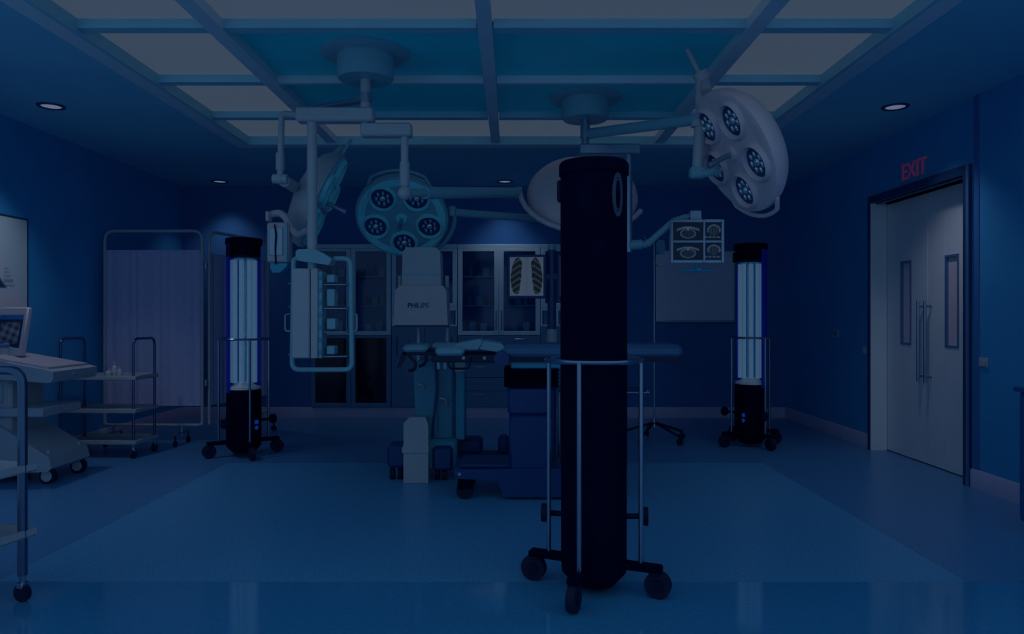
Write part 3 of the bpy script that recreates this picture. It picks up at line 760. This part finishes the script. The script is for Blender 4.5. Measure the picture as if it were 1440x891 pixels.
for (x0, x1) in ((713, 768), (784, 839)):
    a, b = P(x0, 358, YX-.07), P(x1, 420, YX-.07)
    o = MB().span((a.x, YX-.07, b.z), (b.x, YX-.02, a.z), .006).build('screen_housing', 'table_blue', t, True)
    MB().box(((a.x+b.x)/2+(.16 if x0 < 770 else -.16), YX-.01, (a.z+b.z)/2), (.10, .06, .06), .006).build('hinge', 'table_blue', o, True)
    picture('film', xray_fn, (b.x-a.x)-.05, (a.z-b.z)-.05, 56, 60, 'print_film', o, WM[t.name].inverted() @ at((a.x+b.x)/2, YX-.0712, (a.z+b.z)/2))

# ------------------------------------------------------------------ operating table
YT = 5.45
def tx(x): return P(x, 0, YT).x
def tz(y): return P(0, y, YT).z
t = thing('operating_table', 'dark blue operating table with pale head pads on a pedestal', 'operating table', (tx(745), YT, 0))
y0, y1 = YT-.25, YT+.25
MB().span((tx(706), y0, tz(501)), (tx(950), y1, tz(483)), .03).build('main_pad', 'pad', t, True)
MB().span((tx(706), y0+.02, tz(507)), (tx(949), y1-.02, tz(500))).build('main_frame', 'dark_metal', t, True)
MB().prism([(tx(676), tz(489)), (tx(682), tz(478)), (tx(706), tz(482)), (tx(711), tz(488)), (tx(700), tz(493))], y0+.02, y1-.02, 'y').build('shoulder_pad', 'pad_light', t, True)
MB().prism([(tx(633), tz(490)), (tx(648), tz(481)), (tx(676), tz(476)), (tx(681), tz(479)), (tx(674), tz(490))], y0+.04, y1-.04, 'y').build('neck_pad', 'pad_light', t, True)
MB().span((tx(617), y0-.02, tz(498)), (tx(656), y0+.16, tz(486)), .02).build('arm_pad', 'white_teal', t, True)
MB().span((tx(606), YT+.0, tz(493)), (tx(650), y1+.02, tz(483)), .02).build('head_pad', 'pad_light', t, True)
MB().span((tx(571), y0+.06, tz(494)), (tx(605), y1-.06, tz(484)), .02).build('end_pad', 'pad_light', t, True)
fr = MB(); fr.span((tx(571), y0+.08, tz(498)), (tx(620), y1-.08, tz(493.5)), .004).span((tx(612), y0+.0, tz(507)), (tx(714), y0+.06, tz(496)), .006).span((tx(612), y1-.06, tz(507)), (tx(714), y1, tz(496)), .006)
fr.build('head_frame', 'dark_metal', t, True)
MB().prism([(tx(570), tz(494)), (tx(577), tz(494)), (tx(568), tz(514)), (tx(563), tz(516))], y0+.08, y0+.13, 'y').build('end_bar', 'dark_metal', t, True)
MB().tube([(tx(580), y0+.06, tz(498)), (tx(590), y0+.05, tz(508)), (tx(588), y0+.05, tz(518)), (tx(580), y0+.06, tz(519))], .012, 8, .03).build('clamp', 'dark_metal', t, True)
MB().tube([(tx(604), y0+.05, tz(498)), (tx(604), y0+.04, tz(508)), (tx(594), y0+.04, tz(513))], .012, 8, .03).build('clamp', 'dark_metal', t, True)
MB().tube([(tx(633), y0-.01, tz(505)), (tx(637), y0-.02, tz(515)), (tx(662), y0-.02, tz(515)), (tx(665), y0-.01, tz(500))], .008, 8, .02).build('pull_lever', 'dark_metal', t, True)
for x in (621, 630): MB().cyl((tx(x), y0+.02, tz(505)), (tx(x), y0+.02, tz(516)), .012, n=10).build('socket', 'white_teal', t, True)
MB().cyl((tx(706), y0-.01, tz(502)), (tx(706), y0+.05, tz(502)), .055, n=20).build('tilt_joint', 'table_blue', t, True)
for x in (655, 683): MB().cyl((tx(x), y0-.006, tz(501)), (tx(x), y0+.005, tz(501)), .012, n=10).build('bolt', 'white_teal', t, True)
MB().span((tx(718), y0+.05, tz(516)), (tx(790), y1-.05, tz(500)), .01).build('top_housing', 'table_teal', t, True)
bl = MB()
for i in range(5):
    za = tz(516)-(tz(516)-tz(542))*i/5; zb_ = tz(516)-(tz(516)-tz(542))*(i+1)/5
    bl.span((tx(709), y0+.04, zb_+.003), (tx(784), y1-.04, za), .012)
bl.build('bellows', 'black', t, True)
MB().span((tx(714), y0+.06, tz(579)), (tx(777), y1-.06, tz(541)), .02).build('upper_column', 'table_blue', t, True)
MB().span((tx(716), y0+.065, .20), (tx(775), y1-.065, tz(579)), .02).build('lower_column', 'table_blue', t, True)
MB().prism([(tx(642), tz(661)), (tx(642), tz(652)), (tx(715), tz(651)), (tx(850), tz(651)), (tx(850), .02), (tx(708), .02), (tx(700), tz(667)), (tx(646), tz(664))], YT-.22, YT+.22, 'y').build('base', 'table_blue', t, True)
MB().span((tx(650), YT-.17, tz(651)), (tx(718), YT+.17, tz(646)), .006).build('base_step', 'table_blue', t, True)
MB().cyl((tx(649), YT-.223, tz(658)), (tx(649), YT-.215, tz(658)), .012, n=10).build('indicator', 'white_teal', t, True)
for x in (656, 830):
    for sy in (-.16, .16):
        w_ = MB().cyl((tx(x), YT+sy-.03, .062), (tx(x), YT+sy+.03, .062), .062, n=20).build('caster', 'rubber', t, True)
        MB().span((tx(x)-.05, YT+sy-.045, .075), (tx(x)+.05, YT+sy+.045, tz(661))).build('fork', 'black', w_, True)

# ------------------------------------------------------------------ lettered white imaging stand behind the table
YQ = 6.06
def qx(x): return P(x, 0, YQ).x
def qz(y): return P(0, y, YQ).z
t = thing('imaging_stand', 'white wheeled imaging stand with blue lettering behind the operating table', 'imaging stand', (qx(612), YQ, 0))
hd = MB().prism([(qx(568), qz(404)), (qx(569), qz(356)), (qx(575), qz(350)), (qx(615), qz(350)), (qx(621), qz(356)), (qx(622), qz(404))], YQ-.12, YQ+.10, 'y').build('upper_head', 'white', t, True)
MB().prism([(qx(568), qz(388)), (qx(622), qz(388)), (qx(622), qz(385.5)), (qx(568), qz(385.5))], YQ-.126, YQ-.115, 'y').build('seam', 'white_teal', hd, True)
lh = MB().prism([(qx(557), qz(457)), (qx(560), qz(410)), (qx(566), qz(403)), (qx(625), qz(403)), (qx(630), qz(410)), (qx(632), qz(457))], YQ-.16, YQ+.12, 'y').build('lower_head', 'white_warm', t, True)
MB().span((qx(558), YQ-.13, qz(460)), (qx(631), YQ+.1, qz(457))).build('bottom_plate', 'casing', t, True)
add_text('lettering', 'PHI', .056, .004, 'letter_blue', lh, WM[t.name].inverted() @ at(qx(584), YQ-.1615, qz(430.5)) @ Matrix.Rotation(PI/2, 4, 'X'), bold=.0016)
add_text('lettering', 'LIPS', .056, .004, 'letter_teal', lh, WM[t.name].inverted() @ at(qx(598), YQ-.1615, qz(430.5)) @ Matrix.Rotation(PI/2, 4, 'X'), bold=.0016)
for x in (562, 628): MB().cyl((qx(x), YQ+.02, qz(404)), (qx(x), YQ+.02, qz(388)), .018, n=10).build('knob', 'white', t, True)
for x in (588.5, 629): MB().cyl((qx(x), YQ, qz(460)), (qx(x), YQ, qz(512)), .014, n=12).build('rod', 'white', t, True)
MB().span((qx(586), YQ-.12, .30), (qx(640), YQ+.14, qz(506)), .02).build('column', 'carm_teal', t, True)
MB().span((qx(640), YQ-.08, .30), (qx(655), YQ+.12, qz(512)), .012).build('side_channel', 'table_teal', t, True)
MB().prism([(qx(585), qz(520)), (qx(592), qz(516)), (qx(614), qz(512)), (qx(618), qz(600)), (qx(600), qz(630)), (qx(590), qz(630))], YQ-.16, YQ-.115, 'y').build('front_cover', 'carm_teal', t, True)
MB().tube([P(612, 510, YQ-.17), P(614, 545, YQ-.17), P(610, 590, YQ-.17), P(606, 640, YQ-.17)], .010, 8).build('cable', 'table_blue', t, True)
MB().span((qx(641), YQ-.12, qz(522)), (qx(656), YQ+.0, qz(506)), .006).build('top_block', 'white', t, True)
for (x, y) in ((590, 540), (622, 560)):
    MB().tube([P(x-4, y+2, YQ-.13), P(x-2, y, YQ-.19), P(x+5, y+2, YQ-.19), P(x+7, y+12, YQ-.13)], .009, 8, .02).build('hook', 'white', t, True)
fb = MB().prism([(qx(575), qz(668)), (qx(575), qz(588)), (qx(583), qz(580)), (qx(604), qz(580)), (qx(608), qz(590)), (qx(608), qz(668))], YQ-.30, YQ-.16, 'y').build('pedal_box', 'white', t, True)
MB().span((qx(573), YQ-.31, qz(628)), (qx(609), YQ-.15, qz(619)), .004).build('rim', 'white', fb, True)
MB().span((qx(582), YQ-.27, .0), (qx(602), YQ-.19, .05)).build('foot', 'rubber', t, True)
MB().span((qx(585), YQ-.20, .08), (qx(645), YQ+.16, .33), .02).build('base', 'carm_teal', t, True)
for (xa, xb, ya, yb, za, zb_) in ((550, 580, YQ-.22, YQ-.02, .10, .29), (613, 678, YQ+.02, YQ+.2, .17, .30), (612, 640, YQ-.24, YQ-.05, .08, .28), (700, 716, YQ+.02, YQ+.2, .17, .31)):
    MB().span((qx(xa), ya, za), (qx(xb), yb, zb_), .025).build('outrigger', 'table_blue', t, True)
MB().span((qx(640), YQ+.06, .12), (qx(716), YQ+.16, .18), .006).build('rear_beam', 'table_blue', t, True)
for (x, yy) in ((556, YQ-.14), (567, YQ-.14), (618, YQ-.17), (628, YQ-.17), (668, YQ+.11), (708, YQ+.11)):
    c = MB().cyl((qx(x)-.018, yy, .045), (qx(x)+.018, yy, .045), .045, n=16).build('caster', 'rubber', t, True)
    MB().span((qx(x)-.012, yy-.02, .08), (qx(x)+.012, yy+.02, .18)).build('fork', 'dark_metal', c, True)

# instrument stand behind the robot
YI = 5.98
t = thing('instrument_stand', 'small tray stand half hidden behind the tall black robot', 'instrument stand', (P(800, 0, YI).x, YI, 0))
a, b = P(784, 0, YI).x, P(907, 0, YI).x; z = P(0, 547, YI).z
tr = MB().span((a, YI-.2, z-.012), (b, YI+.2, z-.004)); tr.tube([(a, YI-.2, z), (b, YI-.2, z), (b, YI+.2, z), (a, YI+.2, z)], .008, 6, .04, True); tr.build('tray', 'chrome', t, True)
xp = P(786, 0, YI).x
MB().tube([(xp, YI, .09), (xp, YI, z-.02), (xp+.1, YI, z-.02)], .016, 10, .03).build('post', 'chrome', t, True)
MB().span((xp-.03, YI-.22, .06), (xp+.05, YI+.22, .12), .01).span((xp, YI-.03, .07), (xp+.45, YI+.03, .11), .01).build('foot', 'table_blue', t, True)
for (dx, dy) in ((.01, -.19), (.01, .19), (.42, 0)):
    MB().cyl((xp+dx-.015, YI+dy, .032), (xp+dx+.015, YI+dy, .032), .032, n=14).build('caster', 'rubber', t, True)

# IV pole with bag
YI = 7.73; xp = P(920, 0, YI).x
t = thing('drip_stand', 'thin drip stand with star base and hanging bags before the whiteboard', 'drip stand', (xp, YI, 0))
MB().cyl((0, 0, .16), (0, 0, 2.13), .011, n=10).build('pole', 'steel', t)
MB().cyl((0, 0, .15), (0, 0, .24), .026, .016, 12).build('hub', 'steel', t)
for k in range(5):
    a = math.radians(20+72*k); c_, s_ = math.cos(a), math.sin(a)
    lg = MB().tube([(.02*c_, .02*s_, .19), (.34*c_, .34*s_, .085)], .014, 8).build('leg', 'dark_metal', t)
    MB().cyl((.34*c_-.014*s_, .34*s_+.014*c_, .034), (.34*c_+.014*s_, .34*s_-.014*c_, .034), .034, n=14).cyl((.34*c_, .34*s_, .04), (.34*c_, .34*s_, .09), .012, n=8).build('caster', 'rubber', lg)
for s_ in (-1, 1):
    hk = MB().tube([(0, 0, 2.10), (s_*.09, 0, 2.13), (s_*.11, 0, 2.16)], .006, 6).tube([(0, 0, 2.10), (0, s_*.09, 2.13), (0, s_*.11, 2.16)], .006, 6).build('hook', 'chrome', t)
for (x, z0, z1, m) in ((.062, 1.97, 2.12, 'bottle_teal'), (.058, 1.84, 1.965, 'bottle_white')):
    MB().prism([(x-.05, z0+.03), (x-.02, z0), (x+.02, z0), (x+.05, z0+.03), (x+.045, z1-.02), (x+.02, z1), (x-.02, z1), (x-.045, z1-.02)], -.03, .02, 'y').build('drip_bag', m, t)

# ------------------------------------------------------------------ folding screen
def screen_panel(t, a, b, ztop, zf0, zf1, feet):
    a, b = Vector((*a, 0)), Vector((*b, 0)); d = (b-a); L = d.length; u = d.normalized()
    def q(s_, z, off=0): return a+u*s_+Vector((0, 0, z))+Vector((u.y, -u.x, 0))*off
    fr = MB().tube([q(.01, .20), q(.01, ztop), q(L-.01, ztop), q(L-.01, .20)], .016, 10, .10).build('tube_frame', 'white', t, True)
    MB().tube([q(.01, .30), q(.01, .20), q(L-.01, .20), q(L-.01, .30)], .014, 8, .08).build('bottom_tube', 'white', t, True)
    n = 90; vs = []
    mb = MB(); rows = [zf0, zf0+.4, (zf0+zf1)/2, zf1-.3, zf1]
    for r_, z in enumerate(rows):
        for i in range(n+1):
            s_ = .025+(L-.05)*i/n
            amp = (.011, .011, .010, .007, .003)[r_]
            o = amp*(math.sin(i*.62+math.sin(i*.23)*1.8)+.4*math.sin(i*.37+1))
            vs.append(q(s_, z, o))
    f = [(r_*(n+1)+i, r_*(n+1)+i+1, (r_+1)*(n+1)+i+1, (r_+1)*(n+1)+i) for r_ in range(len(rows)-1) for i in range(n)]
    mb._add(vs, f)
    for z in (zf0, zf1): mb.tube([q(.02, z), q(L-.02, z)], .006, 6)
    mb.build('curtain', 'fabric', t, True)
    for s_ in feet:
        MB().tube([q(s_, .20), q(s_, .17, 0), q(s_, .09, .0)], .013, 8).tube([q(s_, .12, -.16), q(s_, .12, .16)], .012, 8).build('foot', 'steel', t, True)
        for o in (-.15, .15): MB().cyl(q(s_, .03, o)-u*.012, q(s_, .03, o)+u*.012, .03, n=14).cyl(q(s_, .03, o), q(s_, .11, o), .009, n=8).build('caster', 'rubber', t, True)
t = thing('folding_screen', 'white two-panel folding fabric screen in a tube frame', 'folding screen', (-3.18, 7.6, 0))
screen_panel(t, (-4.19, 7.52), (-3.17, 7.52), 2.19, .40, 1.99, (.10, .80))
screen_panel(t, (-3.13, 7.56), (-2.86, 8.60), 2.19, .40, 1.96, (.95,))
for z in (.6, 1.8): MB().cyl((-3.15, 7.54, z), (-3.15, 7.54, z+.06), .018, n=10).build('hinge', 'steel', t, True)

# ------------------------------------------------------------------ trolleys
def trolley(label, loc, rz, L, D, ztop, shelves, over, m_tray='white', r=.0125):
    t = thing('instrument_trolley', label, 'trolley', loc, rz, 'steel tube trolleys')
    for sx in (-1, 1):
        x = sx*(L/2-over)
        MB().tube([(x, -D/2+.02, .12), (x, -D/2+.02, ztop), (x, D/2-.02, ztop), (x, D/2-.02, .12)], r, 10, .07).build('end_frame', 'trolley_steel', t)
        for sy in (-1, 1):
            y = sy*(D/2-.02)
            c = MB().cyl((x-.012, y, .040), (x+.012, y, .040), .040, n=18).build('caster', 'rubber', t)
            MB().tube([(x, y, .125), (x+.0, y, .085)], .014, 8).box((x, y, .075), (.04, .035, .03), .005).build('fork', 'chrome', c)
    for z in shelves:
        s_ = MB().span((-L/2, -D/2, z-.012), (L/2, D/2, z), .004).build('tray', m_tray, t)
        lip = MB(); e = .012; hh = .028
        lip.span((-L/2, -D/2, z-.012), (L/2, -D/2+e, z+hh), .003); lip.span((-L/2, D/2-e, z-.012), (L/2, D/2, z+hh), .003)
        lip.span((-L/2, -D/2+e, z-.012), (-L/2+e, D/2-e, z+hh), .003); lip.span((L/2-e, -D/2+e, z-.012), (L/2, D/2-e, z+hh), .003)
        lip.build('rim', m_tray, s_)
    return t
trolley('three-tier steel trolley with small bottles on top beside the folding screen', (-3.84, 6.97, 0), math.radians(-3), .76, .40, 1.105, (.14, .43, .735), .03)
trolley('close steel trolley with pale trays cut off by the left edge', (-2.57, 3.13, 0), math.radians(76), .74, .54, 1.06, (.30, .60), .06, r=.021)
for (dx, dy, h, r, m, lab) in ((-.02, -.02, .15, .028, 'bottle_white', 'tall white bottle on the three-tier trolley top shelf'), (.045, -.05, .11, .024, 'bottle_white', 'short white bottle on the three-tier trolley, right of the tall one'), (-.10, .0, .09, .024, 'bottle_dark', 'small dark bottle on the three-tier trolley, left of the white ones'), (-.05, -.07, .09, .03, 'bottle_white', 'squat white bottle in front of the tall one on the trolley')):
    o = bottle(-3.74+dx, 6.95+dy, .7355, h, r, m); tag(o, lab, 'bottle', 'bottles on the trolley')
t = MB().span((-3.72, 6.84, .4305), (-3.52, 7.06, .448), .006).build('folded_cloth', 'white_warm'); move_origin(t, (-3.62, 6.95, .4305))
tag(t, 'white folded cloth on the middle shelf of the three-tier trolley', 'cloth')

# ------------------------------------------------------------------ ultrasound machine
YU = 5.95
t = thing('ultrasound_machine', 'white ultrasound machine on casters with tilted screen and keyboard deck', 'ultrasound machine', (-3.95, YU, 0))
dk = MB().prism([(-4.15, 1.00), (-4.15, .84), (-3.62, .80), (-3.56, .80), (-3.54, .83), (-3.54, .885), (-3.60, .90)], YU-.30, YU+.30, 'y').build('console', 'white', t, True)
MB().prism([(-4.10, 1.005), (-4.10, .985), (-3.60, .898), (-3.60, .918)], YU-.26, YU+.26, 'y').build('keyboard', 'white_warm', dk, True)
MB().box((-3.538, YU-.02, .845), (.012, .06, .02), .004).build('latch', 'table_teal', dk, True)
MB().span((-4.18, YU-.22, .30), (-3.92, YU+.20, .86), .02).build('body', 'white', t, True)
pn = MB().span((-4.17, YU-.235, .64), (-3.98, YU-.215, .80), .004).build('speaker_panel', 'white', t, True)
MB().cyl((-4.07, YU-.24, .72), (-4.07, YU-.233, .72), .05, n=22).build('speaker', 'table_teal', pn, True)
MB().span((-4.16, YU-.27, .53), (-3.64, YU+.24, .60), .008).build('drawer', 'white', t, True)
MB().prism([(-4.18, .10), (-4.18, .52), (-4.02, .48), (-3.60, .22), (-3.58, .13), (-3.62, .10)], YU-.26, YU+.26, 'y').build('base', 'white', t, True)
M = at(-4.085, YU+.0, 1.02) @ Matrix.Rotation(math.radians(-14), 4, 'Z') @ Matrix.Rotation(math.radians(-10), 4, 'X')
mo = MB().box((0, 0, .17), (.30, .05, .40), .012, M).build('monitor', 'white_warm', t, True)
def us_fn(u, v):
    g = 0
    if v > .72: return (.01, .10, .32)
    if abs(u) < .8 and -.75 < v < .55: g = max(0, (.5+.5*math.sin(u*7+v*5)*math.cos(v*9-u*3)))*.5*(1-abs(v)*.6)*(.35+.65*abs(math.sin(u*23+v*31)))
    return (.004+.5*g, .02+.55*g, .07+.6*g)
picture('screen', us_fn, .24, .27, 48, 46, 'print_screen', mo, WM[t.name].inverted() @ M @ at(.0, -.0262, .17))
MB().cyl((-4.05, YU, .96), (-4.03, YU, 1.06), .05, n=14).build('monitor_neck', 'white', t, True)
MB().tube([(-4.20, YU-.30, 1.07), (-4.0, YU-.30, 1.08), (-3.90, YU-.27, 1.09)], .016, 8).build('support_bar', 'casing_light', t, True)
for (x, y) in ((-3.64, YU+.20), (-3.64, YU-.20), (-4.10, YU-.20), (-4.10, YU+.20)):
    c = MB().cyl((x, y-.022, .062), (x, y+.022, .062), .062, n=22).build('caster', 'rubber', t, True)
    MB().cyl((x, y-.028, .062), (x, y+.028, .062), .042, n=18).build('hubcap', 'white', c, True)
    MB().lathe([(0, .10), (.034, .10), (.034, .15), (.026, .20), (.014, .26), (0, .27)], 14, at(x, y, 0)).build('stem', 'white', c, True)
